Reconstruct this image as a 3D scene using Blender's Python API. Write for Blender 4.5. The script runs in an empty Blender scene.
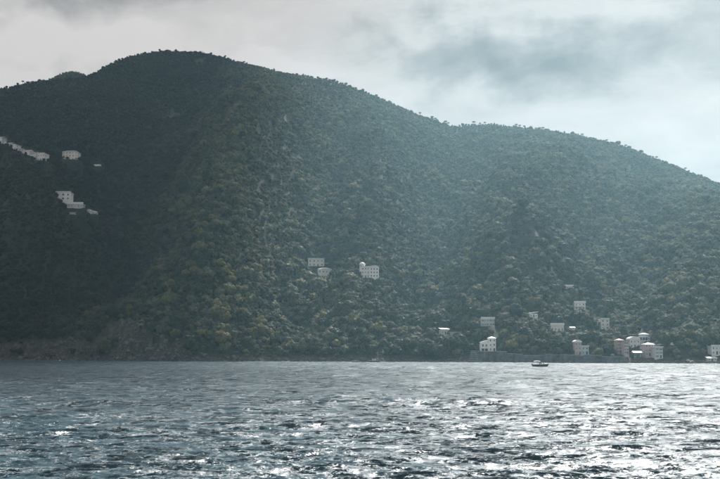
import bpy, bmesh, math, random
import numpy as np
from mathutils import Vector, Matrix

random.seed(7)
rng = np.random.default_rng(11)
R = math.radians
SC = bpy.context.scene
COL = SC.collection

# ------------------------------------------------------------------ camera
CAM = Vector((0.0, 0.0, 5.0))
PITCH, ROLL = R(6.55), R(0.2)
cd = bpy.data.cameras.new('camera')
cd.lens, cd.sensor_width, cd.clip_end, cd.clip_start = 50.0, 36.0, 20000.0, 0.5
co = bpy.data.objects.new('camera', cd)
COL.objects.link(co)
co.matrix_world = Matrix.Translation(CAM) @ Matrix.Rotation(math.pi / 2 + PITCH, 4, 'X') @ Matrix.Rotation(ROLL, 4, 'Z')
SC.camera = co
_m = co.matrix_world.to_3x3()
RIGHT, UP, FWD = _m @ Vector((1, 0, 0)), _m @ Vector((0, 1, 0)), _m @ Vector((0, 0, -1))

# ------------------------------------------------------------------ sun, sky, exposure
SUN_AZ, SUN_EL = R(18), R(42)          # azimuth clockwise from the view direction (+Y)
SUN_DIR = Vector((math.sin(SUN_AZ) * math.cos(SUN_EL), math.cos(SUN_AZ) * math.cos(SUN_EL), math.sin(SUN_EL)))
sl = bpy.data.lights.new('sun', 'SUN')
sl.energy, sl.angle, sl.color = 4.6, R(3.0), (1.0, 0.965, 0.92)
so = bpy.data.objects.new('sun', sl)
COL.objects.link(so)
so.rotation_euler = (-SUN_DIR).to_track_quat('-Z', 'Y').to_euler()
so.location = (0, 0, 900)

SC.view_settings.view_transform = 'Standard'
SC.view_settings.look = 'None'
SC.view_settings.exposure = 0.95
SC.view_settings.gamma = 1.0
SC.view_settings.use_curve_mapping = False


def ray(px, py):
    return FWD + RIGHT * ((px - 360) / 1000.0) - UP * ((py - 239.5) / 1000.0)


def at(px, py, Y):
    d = ray(px, py)
    return CAM + d * (Y / d.y)


def proj(x, y, z):
    """world -> photograph measure (numpy), used only to see what the camera can see"""
    dx, dy, dz = x - CAM.x, y - CAM.y, z - CAM.z
    a = dx * RIGHT.x + dy * RIGHT.y + dz * RIGHT.z
    b = dx * UP.x + dy * UP.y + dz * UP.z
    c = dx * FWD.x + dy * FWD.y + dz * FWD.z
    return 360 + 1000 * a / c, 239.5 - 1000 * b / c, c


class NT:
    """small node-tree writer"""
    def __init__(self, tree):
        self.t = tree

    def n(self, typ, **kw):
        nd = self.t.nodes.new(typ)
        for k, v in kw.items():
            if k.startswith('_'):
                key = k[1:]
                key = int(key) if key.isdigit() else key.replace('__', ' ')
                sock = nd.inputs[key]
                if hasattr(v, 'is_output') or isinstance(v, bpy.types.NodeSocket):
                    self.t.links.new(v, sock)
                else:
                    sock.default_value = v
            else:
                setattr(nd, k, v)
        return nd

    def math(self, op, a, b=None, c=None, clamp=False):
        nd = self.n('ShaderNodeMath', operation=op, use_clamp=clamp)
        for i, v in enumerate((a, b, c)):
            if v is None:
                continue
            if isinstance(v, bpy.types.NodeSocket):
                self.t.links.new(v, nd.inputs[i])
            else:
                nd.inputs[i].default_value = v
        return nd.outputs[0]

    def vmath(self, op, a, b=None):
        nd = self.n('ShaderNodeVectorMath', operation=op)
        for i, v in enumerate((a, b)):
            if v is None:
                continue
            if isinstance(v, bpy.types.NodeSocket):
                self.t.links.new(v, nd.inputs[i])
            else:
                nd.inputs[i].default_value = v
        return nd.outputs['Value'] if op in ('LENGTH', 'DOT_PRODUCT') else nd.outputs[0]

    def mix(self, fac, a, b):
        nd = self.n('ShaderNodeMix', data_type='RGBA')
        for s, v in ((nd.inputs[0], fac), (nd.inputs[6], a), (nd.inputs[7], b)):
            if isinstance(v, bpy.types.NodeSocket):
                self.t.links.new(v, s)
            elif hasattr(v, '__len__'):
                s.default_value = (*v[:3], 1)
            else:
                s.default_value = v
        return nd.outputs[2]

    def ramp(self, fac, stops):
        nd = self.n('ShaderNodeValToRGB')
        self.t.links.new(fac, nd.inputs[0])
        e = nd.color_ramp.elements
        while len(e) < len(stops):
            e.new(0.5)
        for el, (p, c) in zip(e, stops):
            el.position = p
            el.color = (*c, 1)
        return nd.outputs[0]

    def link(self, a, b):
        self.t.links.new(a, b)


def build_world():
    w = bpy.data.worlds.new('World')
    SC.world = w
    w.use_nodes = True
    w.node_tree.nodes.clear()
    T = NT(w.node_tree)
    tc = T.n('ShaderNodeTexCoord').outputs['Generated']
    sky = T.n('ShaderNodeTexSky', sky_type='NISHITA', sun_disc=False, sun_elevation=SUN_EL, sun_rotation=SUN_AZ,
              altitude=5.0, air_density=1.0, dust_density=2.5, ozone_density=1.0)
    bg1 = T.n('ShaderNodeBackground', _Color=sky.outputs[0], _Strength=0.05)
    # cloud deck: soft banks, wider than tall, seen from below
    v = T.vmath('MULTIPLY', tc, (2.1, 2.1, 5.2))
    warp = T.n('ShaderNodeTexNoise', _Vector=v, _Scale=1.3, _Detail=3.0)
    wv = T.vmath('SCALE', T.vmath('SUBTRACT', warp.outputs['Color'], (.5, .5, .5)))
    wv.node.inputs['Scale'].default_value = 0.55
    v2 = T.vmath('ADD', v, wv)
    n1 = T.n('ShaderNodeTexNoise', _Vector=v2, _Scale=1.9, _Detail=7.0, _Roughness=0.56).outputs[0]
    val = T.math('MULTIPLY_ADD', T.math('SUBTRACT', n1, 0.5), 2.5, 0.72)
    # the banks and thin places one can make out in this sky
    banks = [(525, 62, 110, 38, -.50), (215, 20, 150, 55, -.10), (25, 8, 90, 26, -.16), (400, 62, 120, 40, -.14),
             (350, 8, 100, 42, .42), (95, 38, 100, 36, .5), (5, 58, 90, 34, .5), (270, 62, 90, 30, .25), (600, 5, 160, 40, .16)]
    wn = T.n('ShaderNodeTexNoise', _Vector=tc, _Scale=14.0, _Detail=4.0, _Roughness=0.5)
    jit = T.vmath('SCALE', T.vmath('SUBTRACT', wn.outputs['Color'], (.5, .5, .5)))
    jit.node.inputs['Scale'].default_value = 0.11
    tcj = T.vmath('ADD', tc, jit)
    for px, py, rx, ry, amt in banks:
        c = ray(px, py).normalized()
        d = T.vmath('SUBTRACT', tcj, tuple(c))
        d = T.vmath('MULTIPLY', d, (1000 / rx, 400 / rx, 1000 / ry))
        l = T.vmath('LENGTH', d)
        mr = T.n('ShaderNodeMapRange', interpolation_type='SMOOTHSTEP', _Value=l)
        mr.inputs[1].default_value, mr.inputs[2].default_value = 0.0, 1.5
        mr.inputs[3].default_value, mr.inputs[4].default_value = amt, 0.0
        val = T.math('ADD', val, mr.outputs[0])
    colr = T.ramp(val, [(0.08, (.080, .082, .084)), (.40, (.190, .186, .184)), (.64, (.305, .290, .283)), (.95, (.385, .365, .357))])
    bg2 = T.n('ShaderNodeBackground', _Color=colr, _Strength=1.0)
    ms = T.n('ShaderNodeMixShader', _0=0.93)
    T.link(bg1.outputs[0], ms.inputs[1])
    T.link(bg2.outputs[0], ms.inputs[2])
    out = T.n('ShaderNodeOutputWorld')
    T.link(ms.outputs[0], out.inputs[0])


build_world()
SC.cycles.max_bounces = 6
SC.cycles.diffuse_bounces = 2
SC.cycles.glossy_bounces = 2
SC.cycles.transparent_max_bounces = 8
SC.cycles.volume_bounces = 0
SC.cycles.use_denoising = True

# ------------------------------------------------------------------ materials
MATS = {}


def mat(name, color, rough=0.8, noise=None, amt=0.25, bump=0.0, bscale=None, metallic=0.0):
    """plain surface with uneven tone: two scales of noise on the colour and a little relief"""
    if name in MATS:
        return MATS[name]
    m = bpy.data.materials.new(name)
    m.use_nodes = True
    T = NT(m.node_tree)
    b = m.node_tree.nodes['Principled BSDF']
    pos = T.n('ShaderNodeNewGeometry').outputs['Position']
    n = T.n('ShaderNodeTexNoise', _Vector=pos, _Scale=noise or 1.2, _Detail=5.0, _Roughness=0.65).outputs[0]
    dark = tuple(c * (1 - amt) for c in color)
    lite = tuple(min(1, c * (1 + amt)) for c in color)
    T.link(T.ramp(n, [(0.3, dark), (0.7, lite)]), b.inputs['Base Color'])
    b.inputs['Roughness'].default_value = rough
    b.inputs['Metallic'].default_value = metallic
    if bump:
        n2 = T.n('ShaderNodeTexNoise', _Vector=pos, _Scale=bscale or 3.0, _Detail=4.0).outputs[0]
        bp = T.n('ShaderNodeBump', _Height=n2, _Strength=bump, _Distance=0.3)
        T.link(bp.outputs[0], b.inputs['Normal'])
    MATS[name] = m
    return m


def foliage_mat(name, stops, transl=0.22, region=None):
    m = bpy.data.materials.new(name)
    m.use_nodes = True
    T = NT(m.node_tree)
    m.node_tree.nodes.clear()
    pos = T.n('ShaderNodeNewGeometry').outputs['Position']
    rnd = T.n('ShaderNodeObjectInfo').outputs['Random']
    base = T.ramp(rnd, stops)
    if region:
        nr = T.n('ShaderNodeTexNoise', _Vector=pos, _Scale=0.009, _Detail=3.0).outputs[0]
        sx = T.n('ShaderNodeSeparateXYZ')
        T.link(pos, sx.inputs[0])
        # western slope: browner leaves, with its shade darkened into the leaf colour
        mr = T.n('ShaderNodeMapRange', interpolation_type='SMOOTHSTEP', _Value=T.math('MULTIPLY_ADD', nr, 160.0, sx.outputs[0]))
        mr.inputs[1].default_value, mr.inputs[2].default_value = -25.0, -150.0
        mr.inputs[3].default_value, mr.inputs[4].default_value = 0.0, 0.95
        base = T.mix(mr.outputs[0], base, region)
    n = T.n('ShaderNodeTexNoise', _Vector=pos, _Scale=0.9, _Detail=3.0).outputs[0]
    k = T.math('MULTIPLY_ADD', n, 1.3, 0.35)
    np_ = T.n('ShaderNodeTexNoise', _Vector=pos, _Scale=0.018, _Detail=4.0, _Roughness=0.6).outputs[0]
    k = T.math('MULTIPLY', k, T.math('MULTIPLY_ADD', np_, 2.0, 0.0))
    base = T.vmath('SCALE', base)
    T.link(k, base.node.inputs['Scale'])
    d = T.n('ShaderNodeBsdfDiffuse', _Color=base)
    t = T.n('ShaderNodeBsdfTranslucent', _Color=base)
    mx = T.n('ShaderNodeMixShader', _0=transl)
    T.link(d.outputs[0], mx.inputs[1])
    T.link(t.outputs[0], mx.inputs[2])
    gl = T.n('ShaderNodeBsdfGlossy', _Color=(.9, .92, .95, 1), _Roughness=0.6)       # waxy evergreen leaves
    fr = T.n('ShaderNodeFresnel', _IOR=1.45)
    m2 = T.n('ShaderNodeMixShader', _0=T.math('MULTIPLY', fr.outputs[0], 0.18))
    T.link(mx.outputs[0], m2.inputs[1])
    T.link(gl.outputs[0], m2.inputs[2])
    o = T.n('ShaderNodeOutputMaterial')
    T.link(m2.outputs[0], o.inputs[0])
    MATS[name] = m
    return m


SHADE_BROWN = (.027, .019, .016)  # brown leaf tint with the western slope's shade mixed in
foliage_mat('leaf_green', [(0, (.042, .056, .040)), (.35, (.064, .075, .051)), (.7, (.088, .092, .060)), (1, (.115, .105, .064))], region=SHADE_BROWN)
foliage_mat('leaf_olive', [(0, (.10, .112, .06)), (.6, (.135, .138, .072)), (1, (.175, .15, .07))], region=SHADE_BROWN)  # olive leaf, raised paler to help paint the sunlit spur
foliage_mat('leaf_dark', [(0, (.028, .038, .028)), (1, (.045, .055, .036))], 0.12, region=SHADE_BROWN)
foliage_mat('leaf_yellow', [(0, (.095, .088, .042)), (.6, (.13, .11, .045)), (1, (.165, .135, .045))], 0.3)
foliage_mat('leaf_lime', [(0, (.11, .15, .055)), (1, (.14, .17, .06))], 0.3)
mat('bark', (.075, .062, .05), 0.9)
mat('rock', (.125, .112, .102), 0.9, 0.35, 0.45, 0.7, 1.2)
mat('stone_wall', (.135, .145, .15), 0.85, 0.35, 0.6, 0.6, 2.0)
mat('coping', (.34, .355, .36), 0.85, 1.0, 0.2)
mat('wall_white', (.80, .80, .78), 0.8, 0.5, 0.12)
mat('wall_cream', (.74, .71, .65), 0.8, 0.5, 0.12)
mat('wall_grey', (.62, .63, .63), 0.8, 0.5, 0.15)
mat('wall_pink', (.48, .38, .37), 0.8, 0.5, 0.15)
mat('wall_rose', (.54, .44, .44), 0.8, 0.5, 0.15)
mat('wall_aqua', (.44, .60, .63), 0.8, 0.5, 0.12)
mat('roof_pale', (.66, .66, .64), 0.7, 0.8, 0.12)
mat('roof_tile', (.40, .25, .20), 0.8, 1.5, 0.3)
mat('roof_slate', (.30, .31, .32), 0.6, 1.2, 0.25)
mat('trim_white', (.78, .78, .77), 0.6, 0.8, 0.06)
mat('glass_dark', (.06, .07, .08), 0.12, 1.0, 0.2)
mat('shutter_green', (.05, .10, .08), 0.6)
mat('shutter_blue', (.12, .20, .26), 0.6)
mat('shutter_grey', (.22, .25, .26), 0.6)
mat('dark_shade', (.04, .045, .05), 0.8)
mat('hull_dark', (.045, .055, .055), 0.35, 1.0, 0.2)
mat('gel_white', (.78, .79, .79), 0.3, 1.5, 0.06)
mat('canvas_white', (.80, .80, .79), 0.8, 2.0, 0.06)
mat('steel', (.55, .56, .57), 0.3, 2.0, 0.1, metallic=1.0)
mat('cloth_dark', (.03, .033, .04), 0.9)
mat('cloth_blue', (.05, .07, .12), 0.9)
mat('skin', (.42, .27, .2), 0.6)
mat('hair', (.03, .022, .018), 0.7)


def terrain_mat():
    m = bpy.data.materials.new('hillside')
    m.use_nodes = True
    T = NT(m.node_tree)
    b = m.node_tree.nodes['Principled BSDF']
    pos = T.n('ShaderNodeNewGeometry').outputs['Position']
    att = T.n('ShaderNodeAttribute', attribute_name='rock').outputs['Fac']
    n = T.n('ShaderNodeTexNoise', _Vector=pos, _Scale=0.25, _Detail=6.0, _Roughness=0.7).outputs[0]
    fac = T.math('MULTIPLY', T.math('MULTIPLY_ADD', T.math('SUBTRACT', n, 0.5), 2.2, 1.0), att, clamp=True)
    scrub = T.ramp(T.n('ShaderNodeTexNoise', _Vector=pos, _Scale=0.5, _Detail=5.0).outputs[0],
                   [(0.3, (.012, .016, .010)), (.55, (.022, .026, .016)), (.75, (.04, .038, .026))])
    pv = T.vmath('MULTIPLY', pos, (1, 1, .35))
    rk = T.ramp(T.n('ShaderNodeTexNoise', _Vector=pv, _Scale=0.45, _Detail=8.0, _Roughness=0.75).outputs[0],
                [(0.34, (.012, .011, .010)), (.48, (.05, .044, .040)), (.6, (.095, .088, .082)), (.74, (.22, .21, .20))])
    T.link(T.mix(fac, scrub, rk), b.inputs['Base Color'])
    b.inputs['Roughness'].default_value = 0.95
    bp = T.n('ShaderNodeBump', _Height=T.n('ShaderNodeTexNoise', _Vector=pos, _Scale=0.5, _Detail=7.0, _Roughness=0.7).outputs[0],
             _Strength=0.8, _Distance=1.5)
    T.link(bp.outputs[0], b.inputs['Normal'])
    MATS['hillside'] = m


WAVELET = 19


def water_mat():
    m = bpy.data.materials.new('sea_water')
    m.use_nodes = True
    T = NT(m.node_tree)
    b = m.node_tree.nodes['Principled BSDF']
    pos = T.n('ShaderNodeNewGeometry').outputs['Position']
    b.inputs['Base Color'].default_value = (.014, .055, .078, 1)
    b.inputs['Roughness'].default_value = 0.33
    b.inputs['IOR'].default_value = 1.333
    # wavelets: slopes of about the same steepness at every scale, crests lying across the wind
    mp = T.n('ShaderNodeMapping', _Vector=pos)
    mp.inputs['Rotation'].default_value = (0, 0, R(12))
    mp.inputs['Scale'].default_value = (0.5, 1.0, 1.0)
    n1 = T.n('ShaderNodeTexNoise', _Vector=mp.outputs[0], _Scale=0.8, _Detail=7.0, _Roughness=0.92, _Lacunarity=2.2)
    sl_ = T.vmath('SUBTRACT', n1.outputs['Color'], (.5, .5, .5))
    sl_ = T.vmath('MULTIPLY', sl_, (WAVELET * .7, WAVELET, 0))
    gm = T.n('ShaderNodeMapping', _Vector=pos)                      # cat's-paws: gusts roughen the water in streaks
    gm.inputs['Rotation'].default_value = (0, 0, R(8))
    gm.inputs['Scale'].default_value = (0.11, 0.02, 1.0)
    gn = T.n('ShaderNodeTexNoise', _Vector=gm.outputs[0], _Scale=1.0, _Detail=7.0, _Roughness=0.75).outputs[0]
    gmr = T.n('ShaderNodeMapRange', _Value=gn)
    gmr.inputs[1].default_value, gmr.inputs[2].default_value, gmr.inputs[3].default_value, gmr.inputs[4].default_value = .32, .68, .35, 1.75
    sl_ = T.vmath('SCALE', sl_)
    T.link(gmr.outputs[0], sl_.node.inputs['Scale'])
    nn = T.vmath('NORMALIZE', T.vmath('ADD', T.n('ShaderNodeNewGeometry').outputs['Normal'], sl_))
    T.link(nn, b.inputs['Normal'])
    MATS['sea_water'] = m


terrain_mat()
water_mat()


# ------------------------------------------------------------------ mesh helpers
def meta(o, label=None, cat=None, group=None, kind=None):
    for k, v in (('label', label), ('category', cat), ('group', group), ('kind', kind)):
        if v:
            o[k] = v
    return o


def mesh_np(name, verts, faces, material, smooth=False):
    me = bpy.data.meshes.new(name)
    me.from_pydata([tuple(v) for v in verts], [], [tuple(f) for f in faces])
    if material:
        me.materials.append(MATS[material])
    if smooth:
        me.polygons.foreach_set('use_smooth', [True] * len(me.polygons))
    me.update()
    return me


def grid_mesh(name, P, material, smooth=True):
    """P: (rows, cols, 3) -> quads, fast path"""
    nr, nc = P.shape[:2]
    idx = np.arange(nr * nc).reshape(nr, nc)
    q = np.stack([idx[:-1, :-1], idx[:-1, 1:], idx[1:, 1:], idx[1:, :-1]], -1).reshape(-1, 4)
    me = bpy.data.meshes.new(name)
    me.vertices.add(nr * nc)
    me.vertices.foreach_set('co', P.reshape(-1).astype(np.float32))
    me.loops.add(q.size)
    me.loops.foreach_set('vertex_index', q.reshape(-1).astype(np.int32))
    me.polygons.add(len(q))
    me.polygons.foreach_set('loop_start', np.arange(0, q.size, 4, dtype=np.int32))
    me.polygons.foreach_set('use_smooth', np.full(len(q), smooth))
    me.materials.append(MATS[material])
    me.update(calc_edges=True)
    me.validate()
    return me


def link(name, me, parent=None, loc=None):
    o = bpy.data.objects.new(name, me)
    COL.objects.link(o)
    if parent:
        o.parent = parent
    if loc is not None:
        o.location = loc
    return o


def empty(name, loc, rz=0.0):
    o = bpy.data.objects.new(name, None)
    o.empty_display_size = 0.5
    COL.objects.link(o)
    o.location = loc
    o.rotation_euler = (0, 0, rz)
    return o


class MB:
    """collects simple solids into one mesh"""
    def __init__(self):
        self.v, self.f = [], []

    def add(self, vs, fs):
        k = len(self.v)
        self.v += [tuple(v) for v in vs]
        self.f += [tuple(i + k for i in f) for f in fs]
        return self

    def box(self, x0, x1, y0, y1, z0, z1):
        vs = [(x, y, z) for z in (z0, z1) for y in (y0, y1) for x in (x0, x1)]
        return self.add(vs, [(0, 2, 3, 1), (4, 5, 7, 6), (0, 1, 5, 4), (1, 3, 7, 5), (3, 2, 6, 7), (2, 0, 4, 6)])

    def tube(self, pts, radii, n=7):
        rings = []
        for i, p in enumerate(pts):
            p = Vector(p)
            d = (Vector(pts[min(i + 1, len(pts) - 1)]) - Vector(pts[max(i - 1, 0)])).normalized()
            a = d.cross(Vector((0.3, 1, 0.2))).normalized()
            b = d.cross(a)
            rings.append([p + (a * math.cos(t) + b * math.sin(t)) * radii[i] for t in [2 * math.pi * k / n for k in range(n)]])
        vs = [v for r in rings for v in r]
        fs = [(i * n + k, i * n + (k + 1) % n, (i + 1) * n + (k + 1) % n, (i + 1) * n + k) for i in range(len(pts) - 1) for k in range(n)]
        fs += [tuple(range(n - 1, -1, -1)), tuple(range((len(pts) - 1) * n, len(pts) * n))]
        return self.add(vs, fs)

    def mesh(self, name, material, smooth=False):
        return mesh_np(name, self.v, self.f, material, smooth)

    def obj(self, name, material, parent=None, smooth=False, loc=None):
        return link(name, self.mesh(name, material, smooth), parent, loc)


# ------------------------------------------------------------------ terrain height field
_perm = rng.permutation(4096)
_ang = rng.random(4096) * 2 * math.pi


def gnoise(x, y):
    xi, yi = np.floor(x).astype(int), np.floor(y).astype(int)
    fx, fy = x - xi, y - yi

    def g(ix, iy, dx, dy):
        h = _ang[_perm[(_perm[ix & 4095] + iy) & 4095]]
        return np.cos(h) * dx + np.sin(h) * dy
    u, v = fx * fx * fx * (fx * (fx * 6 - 15) + 10), fy * fy * fy * (fy * (fy * 6 - 15) + 10)
    a = g(xi, yi, fx, fy) * (1 - u) + g(xi + 1, yi, fx - 1, fy) * u
    b = g(xi, yi + 1, fx, fy - 1) * (1 - u) + g(xi + 1, yi + 1, fx - 1, fy - 1) * u
    return (a * (1 - v) + b * v) * 1.5


SKY = [(-420, 205), (-250, 150), (-120, 112), (-50, 95), (0, 84), (30, 78.5), (60, 77), (76, 75), (90, 70), (104, 61), (120, 55), (140, 51), (160, 48.5),
       (185, 49.5), (200, 51), (220, 56), (240, 61), (260, 66), (280, 71.5), (300, 74), (320, 77), (340, 81), (360, 88), (390, 101), (410, 110), (430, 117),
       (450, 124), (457, 126), (470, 123.5), (490, 122.5), (515, 125), (545, 129), (580, 134), (610, 140), (640, 149), (670, 161), (700, 173), (720, 181),
       (780, 206), (900, 252), (1150, 310)]
RIDGE_Y = [(-420, 1050), (-100, 1110), (0, 1160), (90, 1300), (165, 1380), (280, 1380), (360, 1400), (420, 1440), (457, 1500), (550, 1560), (720, 1500), (1150, 1300)]
SHORE_Y = [(-420, 820), (-200, 760), (0, 705), (60, 690), (130, 655), (200, 640), (260, 655), (330, 672), (400, 682), (440, 680), (470, 662), (500, 646),
           (560, 640), (640, 632), (720, 622), (850, 620), (1150, 660)]
CLIFF = [(-420, 6), (0, 6), (70, 9), (100, 15), (150, 15), (185, 9), (240, 6), (330, 4), (460, 4), (520, 4), (720, 4), (1150, 6)]
SPURS = [  # (height, half width in px, px at the shore, mid slope, ridge)
    (52, 46, 196, 240, 292), (-40, 58, 118, 135, 150), (28, 52, 10, 40, 70), (-34, 46, 300, 330, 345), (26, 36, 352, 372, 385),
    (-44, 50, 420, 432, 456), (26, 50, 500, 535, 570), (-20, 45, 590, 622, 660), (18, 46, 690, 722, 770), (-30, 55, -90, -70, -60),
    (30, 60, 850, 860, 880), (-25, 50, 950, 950, 950)]


def _tab(tab):
    a = np.array(tab, float)
    return a[:, 0], a[:, 1]


_rx, _ry = _tab(RIDGE_Y)
_shx, _shy = _tab(SHORE_Y)
_clx, _cly = _tab(CLIFF)
_skx, _sky = _tab(SKY)
_skz = np.array([at(px, py, float(np.interp(px, _rx, _ry))).z - 3.2 for px, py in SKY])
_fine = np.arange(-420, 1151, 2.0)


def _smooth(x, y, w):
    f = np.interp(_fine, x, y)
    k = np.hanning(w)
    return np.convolve(np.pad(f, w // 2, mode='edge'), k / k.sum(), mode='valid')[:len(_fine)]


_RY, _SY, _CL, _HZ = _smooth(_rx, _ry, 31), _smooth(_shx, _shy, 17), _smooth(_clx, _cly, 15), _smooth(_skx, _skz, 7)
KNOLL = at(74, 70.5, 1560)


PADS = []


def sstep(a, b, x):
    t = np.clip((x - a) / (b - a), 0, 1)
    return t * t * (3 - 2 * t)


def height(X, Y):
    X, Y = np.asarray(X, float), np.asarray(Y, float)
    px = 360 + 1000 * X / Y
    ys = np.interp(px, _fine, _SY) + 7 * gnoise(X / 38, Y * 0 + 3.3) + 3 * gnoise(X / 11, Y * 0 + 8.1)
    yr, hr, cl = np.interp(px, _fine, _RY), np.interp(px, _fine, _HZ), np.interp(px, _fine, _CL)
    t = (Y - ys) / (yr - ys)
    tc = np.clip(t, 0, 1)
    z = cl * sstep(-0.004, 0.022, t) + (hr - cl) * (0.88 * tc + 0.30 * tc ** 2 - 0.18 * tc ** 3)
    w = np.clip(tc / 0.22, 0, 1) ** 1.0 * np.clip((1 - tc) / 0.5, 0, 1)
    for h, s, p0, p1, p2 in SPURS:
        pc = np.where(tc < .5, p0 + (p1 - p0) * tc * 2, p1 + (p2 - p1) * (tc * 2 - 1))
        z = z + 1.1 * h * w * np.exp(-((px - pc) / s) ** 2)
    z = z + w * (16 * gnoise(X / 150, Y / 190) + 9 * gnoise(X / 62, Y / 80) + 4.5 * gnoise(X / 27, Y / 30))
    fold = 1 - 2 * np.abs(gnoise(px / 38 + .7 * gnoise(X / 80, Y / 80), tc * 1.5 + 5.3))
    fold2 = 1 - 2 * np.abs(gnoise(px / 15 + .8 * gnoise(X / 50 + 9, Y / 50), tc * 3.1 + 15.3))
    z = z + w * (11 * (fold - .4) + 3.5 * (fold2 - .4))
    z = z + np.clip(tc / .03, 0, 1) * 1.2 * gnoise(X / 9, Y / 9)
    crag = np.exp(-((px - 130) / 80) ** 2) * np.clip(z / 4, 0, 1) * (1 - sstep(26, 40, z))
    z = z + crag * (4.5 * (1 - 2.4 * np.abs(gnoise(X / 11, Y / 26))) + 2.2 * (1 - 2.4 * np.abs(gnoise(X / 4.7 + 3, Y / 9))))
    back = np.clip(t - 1, 0, None) * (yr - ys)
    z = z - back * 0.42
    z = np.where(t < 0, -7 * np.clip(-t / 0.02, 0, 1), z)
    kn = KNOLL.z - 3 - 0.85 * (np.sqrt((X - KNOLL.x) ** 2 + (Y - KNOLL.y) ** 2 + 22 ** 2) - 22)
    z = np.where(t > 1.05, np.maximum(z, kn), z)
    for cx, cy, hw, d, z0 in PADS:          # level ground cut for each house
        ex = np.clip(np.abs(X - cx) - hw, 0, None)
        ey = np.clip(np.maximum(cy - 5 - Y, Y - cy - d), 0, None)
        q = np.hypot(ex, ey)
        z = z + np.where(z > 2.0, (z0 - z) * (1 - sstep(0, 8, q)), 0)
    return z


def shore_at(px):
    """shoreline point straight along this bearing"""
    Y = np.arange(600, 800, 0.5)
    d = ray(px, 355)
    X = Y * d.x / d.y
    z = height(X, Y)
    i = int(np.argmax(z > 0.15))
    return Vector((X[i], Y[i], 0))


def hit(px, py, y0=600.0):
    d = ray(px, py)
    Y = np.arange(y0, 1900, 1.0)
    s = Y / d.y
    X, Z = CAM.x + d.x * s, CAM.z + d.z * s
    z = height(X, Y)
    i = int(np.argmax(z >= Z))
    return Vector((X[i], Y[i], z[i]))


# bare places: (px, py, half width px, half height px, strength)
BARE = [(522, 238, 30, 12, .75), (504, 230, 13, 9, .6), (257, 84, 7, 12, 1.1), (263, 75, 6, 7, 1.0), (172, 116, 9, 8, 1.1), (235, 104, 6, 8, 1.0), (289, 121, 4, 11, 1.0), (200, 62, 5, 5, .8),
        (125, 337, 36, 22, 1.1), (155, 349, 32, 10, 1.1), (60, 349, 48, 10, 1.1), (205, 318, 7, 20, .6), (232, 335, 14, 12, .45), (10, 350, 50, 6, .9), (690, 350, 24, 7, .6),
        (445, 300, 8, 3, .5), (672, 346, 10, 10, .6), (560, 354, 50, 4, .4)]
BAREW = []
for px, py, a, b, s in BARE:
    h = hit(px, py)
    BAREW.append((h.x, h.z, h.y, a * h.y / 1000, b * h.y / 1000, s))


def bare(X, Y, Z):
    m = np.zeros_like(X)
    wob = 0.55 * gnoise(X / 9, Z / 7) + 0.3 * gnoise(X / 3.5, Z / 3)
    for x, z, y, a, b, s in BAREW:
        d = np.sqrt(((X - x) / a) ** 2 + ((Z - z) / b) ** 2) + wob
        m = np.maximum(m, s * (1 - sstep(.65, 1.15, d)) * (np.abs(Y - y) < 120))
    m = np.maximum(m, 1 - sstep(2.0, 5.5, Z + 1.5 * wob))
    return np.clip(m, 0, 1)


def build_terrain():
    us = np.concatenate([np.linspace(-.76, -.4, 60)[:-1], np.linspace(-.4, .4, 620), np.linspace(.4, .76, 60)[1:]])
    ts = np.concatenate([np.linspace(-0.05, 0.08, 50), np.linspace(0.083, 1.0, 210), np.linspace(1.01, 1.7, 40)])
    U, T_ = np.meshgrid(us, ts)
    px = 360 + 1000 * U
    ys, yr = np.interp(px, _fine, _SY), np.interp(px, _fine, _RY)
    Y = ys + T_ * (yr - ys)
    X = U * Y
    Z = height(X, Y)
    me = grid_mesh('hillside', np.stack([X, Y, Z], -1), 'hillside')
    a = me.attributes.new('rock', 'FLOAT', 'POINT')
    a.data.foreach_set('value', bare(X, Y, Z).reshape(-1).astype(np.float32))
    o = link('hillside', me)
    meta(o, 'steep mountainside under dense woodland rising from the sea', 'hillside', kind='structure')



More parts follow.
